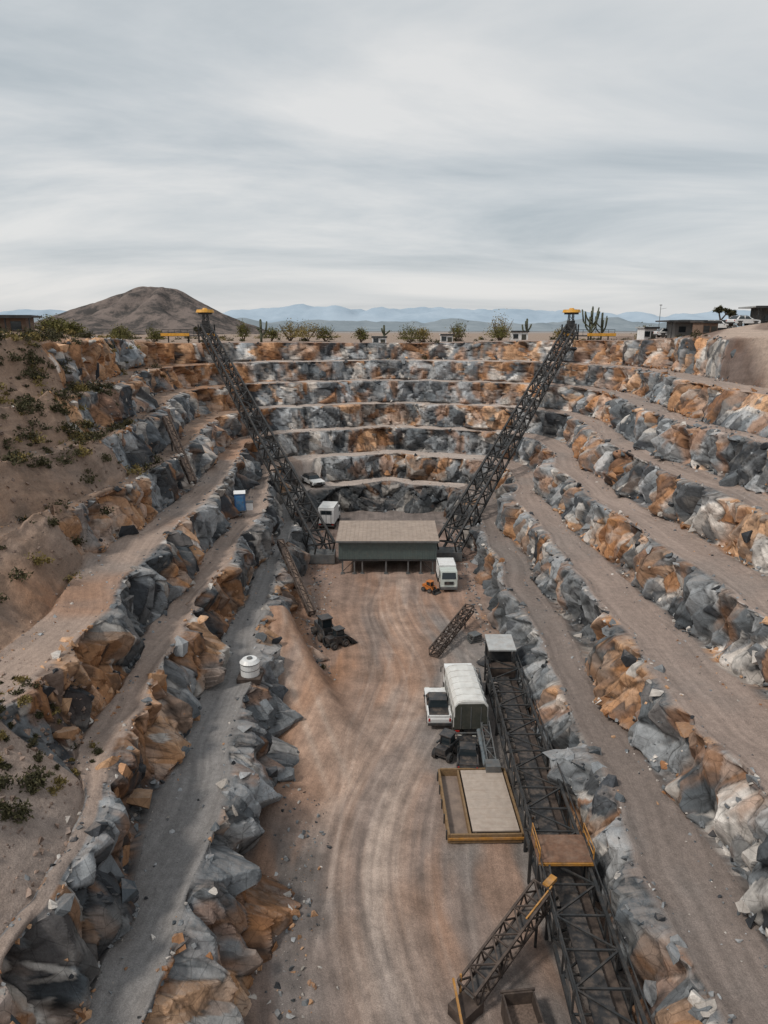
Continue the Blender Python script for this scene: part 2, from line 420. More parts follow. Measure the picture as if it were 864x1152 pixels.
# haul road climbing over the right-hand rim
def roadmask(x,y,pts,w):
    dm=np.full(len(x),99.)
    for (ax,ay),(bx,by) in zip(pts[:-1],pts[1:]):
        L2=(bx-ax)**2+(by-ay)**2; s_=np.clip(((x-ax)*(bx-ax)+(y-ay)*(by-ay))/L2,0,1)
        dm=np.minimum(dm,np.hypot(x-ax-s_*(bx-ax),y-ay-s_*(by-ay)))
    return sst(w+.9,w-.2,dm)
rp=[(39.5,62),(42,70),(44.5,77),(46.2,84),(46.5,91),(48.5,98),(52.5,104),(57,111),(58,118),(55,126)]
rpm=roadmask(Vd[:,0],Vd[:,1],rp,2.0)*(SIDE>0)*(Kf>=6)*(PH!=99)
setc(rpm*.9*(1-rock*.5),(.42,.325,.265))
setc(sst(150,600,ACR)*(Kf>=8),(.28,.26,.25))
colr[:]=dirt
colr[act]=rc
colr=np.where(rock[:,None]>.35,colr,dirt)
colr=lerp(colr,np.array([.36,.31,.28]),pad[:,None])
rn=fbm(Vf*1.2,4,222)
rockA=np.clip((rock-.42+rn*.5)*4+.5,0,1)*(rock>.02)
rockA=np.where(Kf>=8,rockA*.6,rockA)*(1-pad)
rockA=rockA*(1-rpm*(Kf>=7))
tw=fbm(np.stack([ARC*.05,Kf*3,ARC*0],1),2,9)*2.5
tuv=np.stack([ACR*1.0+tw,ARC,Kf*5],1)
idx=np.arange(NRW*NT).reshape(NRW,NT)
F=np.stack([idx[:-1,:-1].ravel(),idx[:-1,1:].ravel(),idx[1:,1:].ravel(),idx[1:,:-1].ravel()],1)[:,::-1]
fr_=rockA[F]; mi=np.where(fr_.min(1)>.98,1,np.where(fr_.max(1)<.02,2,0))
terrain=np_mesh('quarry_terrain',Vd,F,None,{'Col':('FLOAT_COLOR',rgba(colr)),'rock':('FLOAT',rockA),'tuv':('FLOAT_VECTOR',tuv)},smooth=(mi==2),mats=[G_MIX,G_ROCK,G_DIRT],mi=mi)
print('terrain',NRW,NT,len(Vd))

# ---- pit floor
RA=np.array([-10.6,61.0]);RB=np.array([-3.4,41.0]);RL=np.linalg.norm(RB-RA);RD=(RB-RA)/RL
def rampmask(x,y):
    s_=((x-RA[0])*RD[0]+(y-RA[1])*RD[1])/RL; pp=(x-RA[0])*RD[1]-(y-RA[1])*RD[0]
    h=4.15*np.clip(1-s_,0,1)*sst(-.18,-.02,s_)
    w=np.exp(-(np.abs(pp)/(2.3+.8*np.clip(s_,0,1)))**4)
    return h*w, w*sst(-.15,0,s_)*sst(1.25,.85,s_),pp
def floorZ(x,y):
    p=np.stack([x*.25,y*.25,x*0],1)
    h=.10*fbm(p,4,3)
    h=h+1.2*np.exp(-(((x+8.3)/2.2)**2+((y-70)/6)**2))+1.0*np.exp(-(((x+7.0)/1.6)**2+((y-37)/4)**2))
    return np.maximum(h,rampmask(x,y)[0]*(1+.10*fbm(p*2,3,14))+.08*fbm(p*3,3,4))
ys=np.concatenate([np.arange(-60,14,1.5),np.arange(14,60,.14),np.arange(60,115,.3)]); xs=np.arange(-15,15.01,.14)
X,Y=np.meshgrid(xs,ys); x=X.ravel();y=Y.ravel()
z=floorZ(x,y)
fv=np.stack([x,y,z],1)
wv=vnoise(np.stack([x*.09,y*.035,x*0],1),21)*1.5
xc=1.9*np.sin((y-44)/7.5)*sst(80,60,y)+.6+.6*sst(60,80,y)
tx=(x-xc+wv)
tx2=x+7.0-((y-20)/9.5)*2.6-1.2*np.sin(y/9.)
rut=fbm(np.stack([tx*1.6,y*.04,x*0],1),3,8); fv[:,2]+=rut*.06
fc=np.tile(np.array([.265,.185,.145]),(len(x),1))
def sf(m,c):
    m=m[:,None]; fc[:]=fc*(1-m)+np.array(c)*m
nzA=fbm(fv*.3,3,4)
lane=np.exp(-(np.abs(x-xc-.1)/2.0)**3)
sf(.9*lane*np.clip(.6+fbm(np.stack([tx*.9,y*.06,x*0],1),4,33)*1.5,0,1),(.45,.36,.305))
lane2=np.exp(-((tx2)/1.5)**2)*sst(19,25,y)*sst(50,42,y)
sf(.75*lane2*np.clip(.6+fbm(np.stack([tx2*1.2,y*.06,x*0],1),3,35)*1.5,0,1),(.42,.33,.275))
sf(.85*sst(2.4,5.5,x+nzA*3)*sst(76,64,y),(.205,.19,.18))
sf(.8*sst(-1.8,-5.0,x+fbm(fv*.25,3,6)*2.5)*sst(33,42,y)*sst(74,62,y),(.29,.155,.09))
sf(.9*sst(-1.8,-4.2,x+fbm(fv*.4,3,7)*1.5)*sst(40,32,y),(.115,.103,.098))
_,rm_,pp_=rampmask(x,y)
sf(.85*rm_,(.34,.235,.18)); sf(.5*rm_*np.exp(-((np.abs(pp_)-.8)/.25)**2),(.44,.35,.29))
sf(.55*sst(.08,.35,fbm(np.stack([tx*.35,y*.07,x*0],1),4,12)),(.32,.175,.105))
sf(.45*sst(.05,.3,fbm(np.stack([tx*.45+7,y*.08,x*0],1),5,14)),(.19,.165,.155))
for (o_,w_,s_) in ((-1.2,.15,1),(.75,.15,1),(-2.6,.13,2),(-.7,.13,2),(1.7,.14,3),(3.5,.14,3),(.1,.16,4),(-3.6,.15,5),(4.4,.14,6),(2.4,.12,7)):
    cc=o_+vnoise(np.stack([y*.06,y*0+s_,y*0],1),60+s_)*2.6
    mm=np.exp(-((tx-cc)/w_)**2)*np.clip(.4+vnoise(np.stack([y*.15,y*0+s_,y*0],1),70)*1.0,0,1)
    sf(.45*mm,(.15,.12,.105)); fv[:,2]-=mm*.05
    mm2=np.exp(-((tx-cc-.32)/.11)**2); sf(.2*mm2,(.46,.38,.33))
sf(.6*sst(66,90,y),(.26,.18,.15))
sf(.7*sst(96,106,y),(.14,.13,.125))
sf(.30*sst(36,22,y),(.15,.13,.12))  # light fall-off painted into the floor colour, darker towards the camera
fc*= (1+.45*fbm(fv*.9,6,44))[:,None]
ft=np.stack([tx,y,x*0],1)
i2=np.arange(len(x)).reshape(len(ys),len(xs))
FF=np.stack([i2[:-1,:-1].ravel(),i2[:-1,1:].ravel(),i2[1:,1:].ravel(),i2[1:,:-1].ravel()],1)
floor=np_mesh('quarry_floor_ground',fv,FF,G_DIRT,{'Col':('FLOAT_COLOR',rgba(fc)),'tuv':('FLOAT_VECTOR',ft)},smooth=True)

# ---------------------------------------------------------------- rubble
def hull_template(seed):
    r=random.Random(seed); bm=bmesh.new()
    ax=(1,r.uniform(.55,1),r.uniform(.4,.85))
    for i in range(r.randint(8,12)):
        v=Vector((r.gauss(0,1),r.gauss(0,1),r.gauss(0,1))).normalized()
        m=max(abs(v.x),abs(v.y),abs(v.z)); v=v/ (m**.8)
        bm.verts.new((v.x*ax[0],v.y*ax[1],v.z*ax[2]))
    res=bmesh.ops.convex_hull(bm,input=bm.verts)
    junk=[g for g in res['geom_interior'] if isinstance(g,bmesh.types.BMVert)]
    if junk: bmesh.ops.delete(bm,geom=junk,context='VERTS')
    bmesh.ops.triangulate(bm,faces=bm.faces); bm.verts.ensure_lookup_table()
    for i,v in enumerate(bm.verts): v.index=i
    vs=np.array([v.co[:] for v in bm.verts]); fs=np.array([[v.index for v in f.verts] for f in bm.faces]); bm.free()
    return vs*.5,fs
TPL=[hull_template(i) for i in range(28)]
def rot_mats(n):
    q=rng.normal(size=(n,4)); q/=np.linalg.norm(q,axis=1,keepdims=True); w,x,y,z=q.T
    return np.stack([np.stack([1-2*(y*y+z*z),2*(x*y-z*w),2*(x*z+y*w)],1),np.stack([2*(x*y+z*w),1-2*(x*x+z*z),2*(y*z-x*w)],1),np.stack([2*(x*z-y*w),2*(y*z+x*w),1-2*(x*x+y*y)],1)],1)
def rubble(name,pos,size,col,mat=None):
    n=len(pos); tp=rng.integers(0,len(TPL),n); VS=[];FS=[];CS=[];o=0
    for ti,(tv,tf) in enumerate(TPL):
        s=np.where(tp==ti)[0]
        if len(s)==0: continue
        R=rot_mats(len(s)); v=np.einsum('nij,vj->nvi',R,tv)*size[s][:,None,None]
        v[:,:,2]*=.85
        v=v+pos[s][:,None,:]
        VS.append(v.reshape(-1,3)); k=len(tv)
        FS.append((tf[None]+ (np.arange(len(s))*k)[:,None,None]+o).reshape(-1,3)); o+=len(s)*k
        CS.append(np.repeat(col[s],k,axis=0))
    VS=np.concatenate(VS);FS=np.concatenate(FS);CS=np.concatenate(CS)
    return np_mesh(name,VS,FS,mat or G_ROCK,{'Col':('FLOAT_COLOR',rgba(CS))})
Vg=Vd.reshape(NRW,NT,3)
blk=NF+NR-1
def rockcols(pos,side):
    og=ogf(pos,side)
    h=[rng.random(len(pos)) for _ in range(5)]
    c=pal(h,og,pos[:,2]); return c*(.7+.45*rng.random((len(pos),1)))
ymask=(rows[1][:,1]>10)
allp=[];alls=[];allsd=[]
NN3=Nn.reshape(NRW,NT,3)
for k in range(1,8):
    base=(k-1)*blk
    mk=msk[k]*ymask*np.where(back>.5,.35,1)
    w=mk/mk.sum()
    for (n,lo,hi,r0,r1,pw) in ((30,2,NF-3,1.2,2.4,1.8),(130,NF-3,NF+1,.3,1.2,2.2),(750,0,4,.15,.9,2.8),(160,0,NF-1,.15,.5,2.0)):
        ti=rng.choice(NT,n,p=w); ri=base+rng.integers(lo,hi+1,n); ri=np.clip(ri,0,NRW-1)
        p=Vg[ri,ti].copy(); s=r0+(r1-r0)*rng.random(n)**pw
        s*=np.clip(.6+msk[k][ti]*.5,.3,1)
        p+=NN3[ri,ti]*(s*rng.uniform(-.28,.05,n))[:,None]
        allp.append(p);alls.append(s);allsd.append(np.where(isL[ti],-1,np.where(isR[ti],1,0)))
    if k<7:
        n=1100; ti=rng.choice(np.where(ymask)[0],n)
        u=rng.random(n); ri=base+NF+np.where(u<.4,rng.integers(0,3,n),np.where(u<.88,rng.integers(NR-4,NR-1,n),rng.integers(0,NR-1,n)))
        p=Vg[ri,ti].copy(); s=.08+.3*rng.random(n)**3
        allp.append(p);alls.append(s);allsd.append(np.where(isL[ti],-1,np.where(isR[ti],1,0)))
pos=np.concatenate(allp);siz=np.concatenate(alls);sd=np.concatenate(allsd)
kp=np.hypot(pos[:,0]-CARP[0],pos[:,1]-CARP[1])>3.4
pos=pos[kp];siz=siz[kp];sd=sd[kp]
rubble('rock_rubble',pos,siz,rockcols(pos,sd))
n=3400; fy=rng.uniform(16,105,n); u=rng.random(n)
fx=np.where(u<.5,-5.5-rng.normal(0,.9,n).clip(-2.5,3)+np.interp(fy,[16,25,40,60,105],[.2,1.0,0.2,-1.5,-4.5]),11.0-np.abs(rng.normal(0,.7,n)))
keep=rampmask(fx,fy)[1]<.4; fx=fx[keep];fy=fy[keep];n=len(fx)
p=np.stack([fx,fy,floorZ(fx,fy)],1); s=.06+.4*rng.random(n)**3.5
rubble('loose_stones',p,s,rockcols(p,np.sign(fx))*.8)
n=2600; ti=rng.choice(np.where(isL&(yy<80)&(yy>15))[0],n); ri=3*blk+rng.integers(0,3*blk+20,n)
n_=1500; ti2=rng.choice(np.where(isL&(yy<36)&(yy>15))[0],n_); ri2=2*blk+rng.integers(0,2*blk,n_)
ti=np.concatenate([ti,ti2]);ri=np.concatenate([ri,ri2]);n=len(ti)
p=Vg[ri,ti]; s=.08+.4*rng.random(n)**3.2
rubble('hillside_stones',p.copy(),s,np.array([.28,.20,.16])*(.5+.7*rng.random((n,1))))

bpy.context.view_layer.update()
def ground(x,y):
    best=-9
    for o in (terrain,floor):
        ok,loc,nn,i=o.ray_cast((x,y,90),(0,0,-1))
        if ok: best=max(best,loc.z)
    return best

# ---------------------------------------------------------------- distant hills
def hills(name,xs,ys,hf,mat):
    X,Y=np.meshgrid(xs,ys); x=X.ravel();y=Y.ravel(); z=hf(x,y)
    i=np.arange(len(x)).reshape(len(ys),len(xs))
    F=np.stack([i[:-1,:-1].ravel(),i[:-1,1:].ravel(),i[1:,1:].ravel(),i[1:,:-1].ravel()],1)
    return np_mesh(name,np.stack([x,y,z],1),F,mat,{},smooth=True)
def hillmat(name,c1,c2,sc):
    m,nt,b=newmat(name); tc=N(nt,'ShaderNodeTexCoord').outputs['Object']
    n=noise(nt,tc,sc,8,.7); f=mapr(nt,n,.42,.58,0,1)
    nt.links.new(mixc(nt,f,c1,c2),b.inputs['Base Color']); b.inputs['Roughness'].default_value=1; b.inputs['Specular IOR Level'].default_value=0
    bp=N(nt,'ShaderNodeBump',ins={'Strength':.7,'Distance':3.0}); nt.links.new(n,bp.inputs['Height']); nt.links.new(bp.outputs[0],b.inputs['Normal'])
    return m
def conef(x,y):
    p=np.stack([x*.012,y*.012,x*0],1)
    dx=x+133; dy=y-425
    ang=np.arctan2(dy,dx); r=np.sqrt((dx*np.where(dx<0,.92,1.0))**2+(dy*.8)**2)
    rid=.14*np.sin(ang*9+fbm(p*3,3,2)*4)
    h=28.5*np.exp(-(np.maximum(r-9,0)/31.)**1.25)*(1+rid*sst(4,30,r))
    h=h+9*np.exp(-(((x+190)/30)**2+((y-430)/40)**2))
    return 24.5+h+fbm(p*5,5,4)*2.2
hills('cinder_hill',np.linspace(-290,20,200),np.linspace(340,520,110),conef,hillmat('hill_soil',(.20,.165,.15),(.075,.07,.068),.12))
def far(x,y):
    p=np.stack([x*.0022,y*.0022,x*0],1)
    env=np.exp(-((y-3100)/260)**2)
    h=52+45*np.abs(fbm(p*1.2,5,6))*2+25*fbm(p*5,4,9)
    h=h*(.6+.5*np.exp(-((x+200)/1000)**2))
    return 12+env*np.maximum(h,4)+30
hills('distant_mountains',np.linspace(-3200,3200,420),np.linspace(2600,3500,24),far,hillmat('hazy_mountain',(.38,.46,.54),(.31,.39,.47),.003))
def far2(x,y):
    p=np.stack([x*.003,y*.003,x*0+5],1)
    env=np.exp(-((y-2100)/150)**2)
    h=18+30*np.abs(fbm(p*1.5,5,16))*2+8*fbm(p*6,3,19)
    return 12+env*np.maximum(h,2)+12
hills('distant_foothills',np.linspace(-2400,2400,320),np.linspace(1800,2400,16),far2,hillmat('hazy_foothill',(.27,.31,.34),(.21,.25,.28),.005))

# ---------------------------------------------------------------- vegetation
def leafmat(name,c1,c2):
    m,nt,b=newmat(name); g=N(nt,'ShaderNodeNewGeometry')
    f=g.outputs['Random Per Island']; tc=N(nt,'ShaderNodeTexCoord').outputs['Object']
    f2=mth(nt,'ADD',mth(nt,'MULTIPLY',f,.6),mapr(nt,noise(nt,tc,1.2,2),.3,.7,0,.4))
    nt.links.new(mixc(nt,f2,c1,c2),b.inputs['Base Color']); b.inputs['Roughness'].default_value=.8; b.inputs['Specular IOR Level'].default_value=.2
    return m
LEAF_D=leafmat('dark_scrub_leaves',(.022,.024,.013),(.10,.09,.045))
LEAF_Y=leafmat('dry_yellow_leaves',(.10,.08,.025),(.30,.23,.09))
LEAF_G=leafmat('desert_tree_leaves',(.045,.05,.018),(.19,.17,.055))
BARK=M('desert_bark',(.11,.08,.06),.9,0,.3,6,.2)
def leaftris(c,rad,n,size,clumps=7,up=.2):
    c=np.array(c);rad=np.array(rad)
    cc=rng.normal(size=(clumps,3)); cc/=np.linalg.norm(cc,axis=1,keepdims=True); cc*=rng.uniform(.3,.75,(clumps,1)); cc[:,2]=np.abs(cc[:,2])
    k=rng.integers(0,clumps,n)
    p=cc[k]+rng.normal(size=(n,3))*rng.uniform(.14,.26,(clumps,1))[k]
    p[:,2]=np.maximum(p[:,2],0.02)
    p=c+p*rad
    d=rng.normal(size=(n,3)); d[:,2]+=up; d/=np.linalg.norm(d,axis=1,keepdims=True)
    e=np.cross(d,rng.normal(size=(n,3))); e/=np.linalg.norm(e,axis=1,keepdims=True)
    s=size*rng.uniform(.6,1.4,(n,1))
    return np.stack([p-e*s*.35,p+e*s*.35,p+d*s*1.2],1).reshape(-1,3)
def leafobj(name,chunks,mat):
    v=np.concatenate(chunks); f=np.arange(len(v)).reshape(-1,3)
    return np_mesh(name,v,f,mat,{})
ch=[[],[]]
def addbush(x,y,r,dense=1,dry=.25):
    z=ground(x,y)-.05
    d=math.hypot(x,y)
    n=int((380 if d<36 else 130)*dense*max(.6,min(2.5,r)))
    kk=1 if rng.random()<dry else 0
    ch[kk].append(leaftris((x,y,z),(r,r,r*.8),n,(.07 if d<36 else .10)+.09*r,9,.5))
for i in range(760):
    if i<110: x,y=rng.uniform(-22,-15.3),rng.uniform(19,33)
    elif i<440: x,y=rng.uniform(-46,-24.5),rng.uniform(32,76)
    elif i<600: x,y=rng.uniform(-60,-36),rng.uniform(60,120)
    else: x,y=rng.uniform(45,75),rng.uniform(50,125)
    if 110<=i<440 and rng.random()<.45: y=rng.uniform(52,76); x=rng.uniform(-37,-27)
    if i>=600 and roadmask(np.array([x]),np.array([y]),rp,2.0)[0]>.05: continue
    addbush(x,y,.3+1.1*rng.random()**1.6 if i>=110 else rng.uniform(.12,.5))
for (x,y,r) in ((-16.3,27.3,.95),(-17.2,26.0,.8),(-15.9,25.2,.7),(-16.8,24.2,.8),(-3.9,17.5,.7),(-4.9,20.3,.6),(-5.6,56,.5),(-27,60,1.1),(-30,63,1.2),(-33,66,1.3),(-35,70,1.3),(-36,76,1.4),(-38,81,1.6),(-23.5,48,.9),(-24.6,46,1.0),(-25.3,50,.9),(-24.8,52.5,.8),(-26.8,49,.9),(-28,55,1),(-29.5,57,.9),(-31,60,1.2),(-29,66,1.2),(-31.5,71,1.3)): addbush(x,y,r,1.6,.15)
for i in range(130):
    x=rng.uniform(-75,80); y=rng.uniform(149,190); addbush(x,y,rng.uniform(.5,1.4))
leafobj('desert_scrub',ch[0],LEAF_D); leafobj('dry_desert_scrub',ch[1],LEAF_Y)
def tree(name,x,y,h,w,mat):
    z=ground(x,y)-.1; b=MB()
    for i in range(5):
        a=rng.uniform(0,6.28); p=Vector((rng.uniform(-.15,.15),rng.uniform(-.15,.15),0)); q=Vector((math.cos(a)*w*.25,math.sin(a)*w*.25,h*.4)); e=Vector((math.cos(a)*w*.42,math.sin(a)*w*.42,h*.78))
        b.cyl(p,q,.09*h/3,BARK,6,.06*h/3); b.cyl(q,e,.06*h/3,BARK,6,.02); b.cyl(q,q+Vector((rng.uniform(-.5,.5),rng.uniform(-.5,.5),h*.3)),.04,BARK,5,.015)
    k=b.mi(mat)
    for (cz,rr,hh,n) in ((.22,w*.66,h*.66,900),(.45,w*.45,h*.55,400)):
        tv=leaftris((0,0,h*cz),(rr,rr,hh),n,.24,12,.4)
        o=len(b.v); b.v+=[tuple(q) for q in tv]; 
        for i in range(n): b.f.append((o+3*i,o+3*i+1,o+3*i+2)); b.m.append(k)
    return b.obj(name,(x,y,z),rng.uniform(0,6))
for (x,y,h,w) in ((-25,156,3.6,4.2),(-21,158,4.8,5.8),(-17,155,4.8,6.4),(-13,157,4.0,5.0),(5.5,153,4.2,5.2),(8.5,155,3.6,4.4),(17,160,5.0,5),(26,158,6.2,6.8),(25,153,3.6,4.2),(-49,150,3.6,4.6),(-55,148,3.4,4.2),(39,153,3.2,4),(-5,154,3.8,3.2),(-32,160,4.6,3.4),(52,140,3.2,4),(-53,140,3.5,5),(-58,128,3,4.5),(-47,100,2.4,4.2),(-43,97,2.0,3.6)):
    tree('desert_tree',x,y,h,w,LEAF_G if rng.random()<.7 else LEAF_Y)
CACT=M('cactus_skin',(.06,.07,.04),.8,0,.3,5,.15)
def saguaro(x,y,h,arms=4,s=1.0):
    z=ground(x,y)-.2; b=MB(); r=.24*s
    def tube(pts,rad):
        for i in range(len(pts)-1):
            b.cyl(pts[i],pts[i+1],rad,CACT,10,rad*(1 if i<len(pts)-2 else .45))
    tube([(0,0,0),(0.02,0,h*.5),(0,0,h*.94),(0,0,h)],r)
    for i in range(arms):
        a=i*2*math.pi/arms*1.0+.2; a0=h*rng.uniform(.22,.5); l=h*rng.uniform(.14,.28); tp=h*rng.uniform(.65,.98)
        c,sn=math.cos(a),math.sin(a)*.6
        tube([(0,0,a0),(c*l*.6,sn*l*.6,a0+.10*h),(c*l,sn*l,a0+.2*h),(c*l*1.2,sn*l*1.2,tp-.2),(c*l*1.28,sn*l*1.28,tp)],r*.75)
    return b.obj('saguaro_cactus',(x,y,z),0,smooth=True)
for (x,y,h,a,s) in ((0,156,4.0,3,1),(-26.5,152,5.0,4,1.1),(31.5,156,4.8,3,1),(44,150,7.2,9,.9),(46.5,151,6.0,6,.7)): saguaro(x,y,h,a,s)
def joshua(x,y,h):
    z=ground(x,y)-.2; b=MB(); k=b.mi(LEAF_D)
    ends=[]
    def br(p,d,l,r,lev):
        q=p+d*l; b.cyl(p,q,r,BARK,7,r*.75)
        if lev==0: ends.append(q); return
        for i in range(3):
            dd=(d+Vector((rng.uniform(-.9,.9),rng.uniform(-.9,.9),.25))).normalized(); br(q,dd,l*.62,r*.7,lev-1)
    br(Vector((0,0,0)),Vector((0,0,1)),h*.42,.2,2)
    for e in ends:
        tv=leaftris((e.x,e.y,e.z-.15),(.6,.6,.55),60,.35,5,.3); o=len(b.v); b.v+=[tuple(q) for q in tv]
        for i in range(60): b.f.append((o+3*i,o+3*i+1,o+3*i+2)); b.m.append(k)
    b.obj('joshua_tree',(x,y,z))
for (x,y,h) in ((56,118,4.5),(59,121,4.2),(-40,152,3.6)): joshua(x,y,h)

# ---------------------------------------------------------------- trusses
def truss(b,p0,p1,w,h,bay,ch,br,mat,deck=None,w1=None,h1=None):
    p0=Vector(p0);p1=Vector(p1);d=(p1-p0);Ln=d.length;d.normalize()
    a=d.cross(Vector((0,0,1))).normalized(); u=a.cross(d).normalized(); w1=w1 or w;h1=h1 or h
    n=max(2,int(round(Ln/bay)))
    def pt(i,sx,sz):
        f=i/n; ww=lerp(w,w1,f);hh=lerp(h,h1,f)
        return p0+d*Ln*f+a*sx*ww/2+u*(hh if sz else 0)
    cor=[(-1,0),(1,0),(1,1),(-1,1)]
    for c in cor: b.beam(pt(0,*c),pt(n,*c),ch,mat)
    for i in range(n+1):
        for j in range(4): b.beam(pt(i,*cor[j]),pt(i,*cor[(j+1)%4]),br,mat)
    for i in range(n):
        for j in range(4):
            c0,c1=cor[j],cor[(j+1)%4]
            if i%2: c0,c1=c1,c0
            b.beam(pt(i,*c0),pt(i+1,*c1),br,mat)
    if deck:
        for i in range(n):
            q0=(pt(i,-1,0)+pt(i,1,0))/2+u*.35; q1=(pt(i+1,-1,0)+pt(i+1,1,0))/2+u*.35
            b.beam(q0,q1,w*.55,deck,.06)
def inclined(foot,head,armx):
    b=MB(); foot=Vector(foot);head=Vector(head); st=STEEL(); ye=YELB()
    truss(b,foot,head,2.6,2.6,2.9,.28,.16,st,None,1.8,1.8)
    b.box(foot+Vector((0,0,.3)),(3.4,2.6,1.2),STEELG())
    hx,hy,hz=head
    for sx in(-1.2,1.2):
        for sy in(0,3.2):
            gz=ground(hx+sx,hy+sy)
            b.beam((hx+sx,hy+sy,gz-.5),(hx+sx,hy+sy,hz+1.6),.24,st)
        b.beam((hx+sx,hy,hz-6),(hx+sx,hy+3.2,hz-1),.14,st)
    s=1 if armx>0 else -1
    b.box((hx+s*3.4,hy+1.6,hz-.6),(10.5,3.6,.22),st)
    b.box((hx+s*5.8,hy-.3,hz-.35),(5.6,.25,.55),ye)
    b.box((hx-s*1.0,hy-.3,hz-.35),(2.4,.25,.4),ye)
    for i in range(9):
        xx=hx-s*1.6+s*i*1.25; b.beam((xx,hy-.15,hz-.5),(xx,hy-.15,hz+.6),.07,st)
    b.beam((hx-s*1.6,hy-.15,hz+.6),(hx+s*8.4,hy-.15,hz+.6),.08,st); b.beam((hx-s*1.6,hy-.15,hz+.1),(hx+s*8.4,hy-.15,hz+.1),.06,st)
    for i in (4.0,8.0):
        gx=hx+s*i; b.beam((gx,hy+2.5,ground(gx,hy+2.5)-.3),(gx,hy+2.5,hz-.6),.2,st)
    for sx in(-.6,.6):
        for sy in (.8,2.0): b.beam((hx+sx,hy+sy,hz-.5),(hx+sx*.6,hy+sy*.8+.3,hz+3.6),.16,st)
    b.box((hx,hy+1.3,hz+1.2),(1.3,1.3,2.2),st)
    for q in (0.3,1.3,2.3):
        b.beam((hx-.55,hy+.8,hz+q),(hx+.5,hy+.8,hz+q+.9),.09,st); b.beam((hx+.55,hy+.8,hz+q),(hx-.5,hy+.8,hz+q+.9),.09,st)
    b.cyl((hx,hy+1.3,hz+3.5),(hx,hy+1.3,hz+3.85),1.4,st,18); b.cyl((hx,hy+1.3,hz+3.85),(hx,hy+1.3,hz+4.4),1.8,ye,18,1.6); b.cyl((hx,hy+1.3,hz+4.4),(hx,hy+1.3,hz+4.7),.6,ye,12,.4)
    return b.obj('inclined_lattice_conveyor')
inclined((-8.2,86.5,.4),(-35.3,139,29.3),-1)
inclined((8.7,87.5,.4),(37.0,139,29.3),1)

# ---------------------------------------------------------------- stilted shed
b=MB(); wallm=M('green_grey_cladding',(.105,.14,.135),.55,.1,.15,2,.15); roofm=M('dusty_roof_sheet',(.34,.275,.23),.8,0,.2,1.2,.4)
W=12.2;Dp=7.2
b.box((0,Dp/2,3.15),(W,Dp,2.35),wallm)
for i in range(41):
    xx=-W/2+W*i/40; b.box((xx,-.03,3.15),(.10,.07,2.3),wallm)
for i in range(25):
    yy_=Dp*i/24; b.box((-W/2-.03,yy_,3.15),(.07,.1,2.3),wallm); b.box((W/2+.03,yy_,3.15),(.07,.1,2.3),wallm)
b.prism([(-.5,4.36),(Dp+.4,4.75),(Dp+.4,4.9),(-.5,4.5)],-W/2-.35,W/2+.35,roofm)
for i in range(25): 
    xx=-W/2-.3+(W+.6)*i/24; b.beam((xx,-.5,4.50),(xx,Dp+.4,4.90),.05,roofm)
b.box((0,-.53,4.40),(W+.7,.05,.24),STEELG())
b.box((0,.05,1.88),(W+.1,.3,.22),STEEL()); b.box((0,Dp-.1,1.88),(W,.3,.22),STEEL())
for xx in (-5.7,-4.2,-3.2,-.2,2.6,4.2,5.7):
    b.box((xx,.1,.9),(.18,.18,1.9),STEELG()); b.box((xx,Dp-.2,.9),(.18,.18,1.9),STEELG())
    b.box((xx,.1,.06),(.5,.5,.16),STEELG())
b.beam((-5.7,.1,.3),(-4.2,.1,1.8),.08,STEEL()); b.beam((5.7,.1,.3),(4.2,.1,1.8),.08,STEEL())
b.box((2,Dp-.6,.9),(7,.15,1.7),M('painted_underside_shade',(.03,.033,.035),.9))  # near-black sheet standing in for the shade in the open underside
b.obj('stilted_metal_shed',(.45,81.6,0))

# ---------------------------------------------------------------- side conveyor
b=MB(); rusty=M('rusty_brown_steel',(.06,.044,.037),.75,.2,.4,2,.25)
truss(b,(9.1,6,1.2),(9.9,53,1.5),2.5,1.45,1.9,.17,.09,STEEL(),None)
for i in range(60):
    y_=6.5+i*.78; f=(y_-6)/47; xx=9.1+.8*f
    b.cyl((xx-.55,y_,1.62+.3*f),(xx+.55,y_,1.62+.3*f),.07,STEELG(),8)
b.beam((9.08,6,1.72),(9.88,53,2.02),1.05,M('conveyor_belt',(.03,.03,.032),.7),.05)
b.beam((9.95,6,1.4),(10.75,53,1.7),.6,rusty,.05)
for s_ in (-1.35,1.35):
    b.beam((9.1+s_,6,3.2),(9.9+s_,53,3.5),.06,STEEL())
    for i in range(32):
        y_=6+i*1.5; xx=9.1+.8*(y_-6)/47+s_; zz=2.65+.3*(y_-6)/47; b.beam((xx,y_,zz-.1),(xx,y_,zz+.55),.05,STEEL())
for y_ in (10,16,22,28,34,40,46,52):
    xx=9.1+.8*(y_-6)/47
    for s_ in(-1.2,1.2): b.beam((xx+s_,y_,-.3),(xx+s_,y_,1.4),.16,STEEL())
    b.beam((xx-1.2,y_,.1),(xx+1.2,y_,1.2),.1,STEEL())
for sx in(-1.0,1.0):
    for sy in(-1.1,1.1): b.beam((9.9+sx,53.3+sy,0),(9.9+sx,53.3+sy,4.1),.16,STEEL())
b.box((9.9,53.3,4.2),(2.3,2.5,.14),M('pale_roof_panel',(.42,.43,.43),.6,.1,.15,2,.3),rx=.1)
b.box((9.9,53.6,3.0),(1.8,1.7,1.4),STEEL()); b.box((9.9,51.9,2.4),(2.1,1.0,.9),rusty)
ydk=30.6
b.box((9.5,ydk,3.15),(2.9,2.0,.12),M('rust_orange_deck',(.15,.08,.05),.8,0,.35,3,.3))
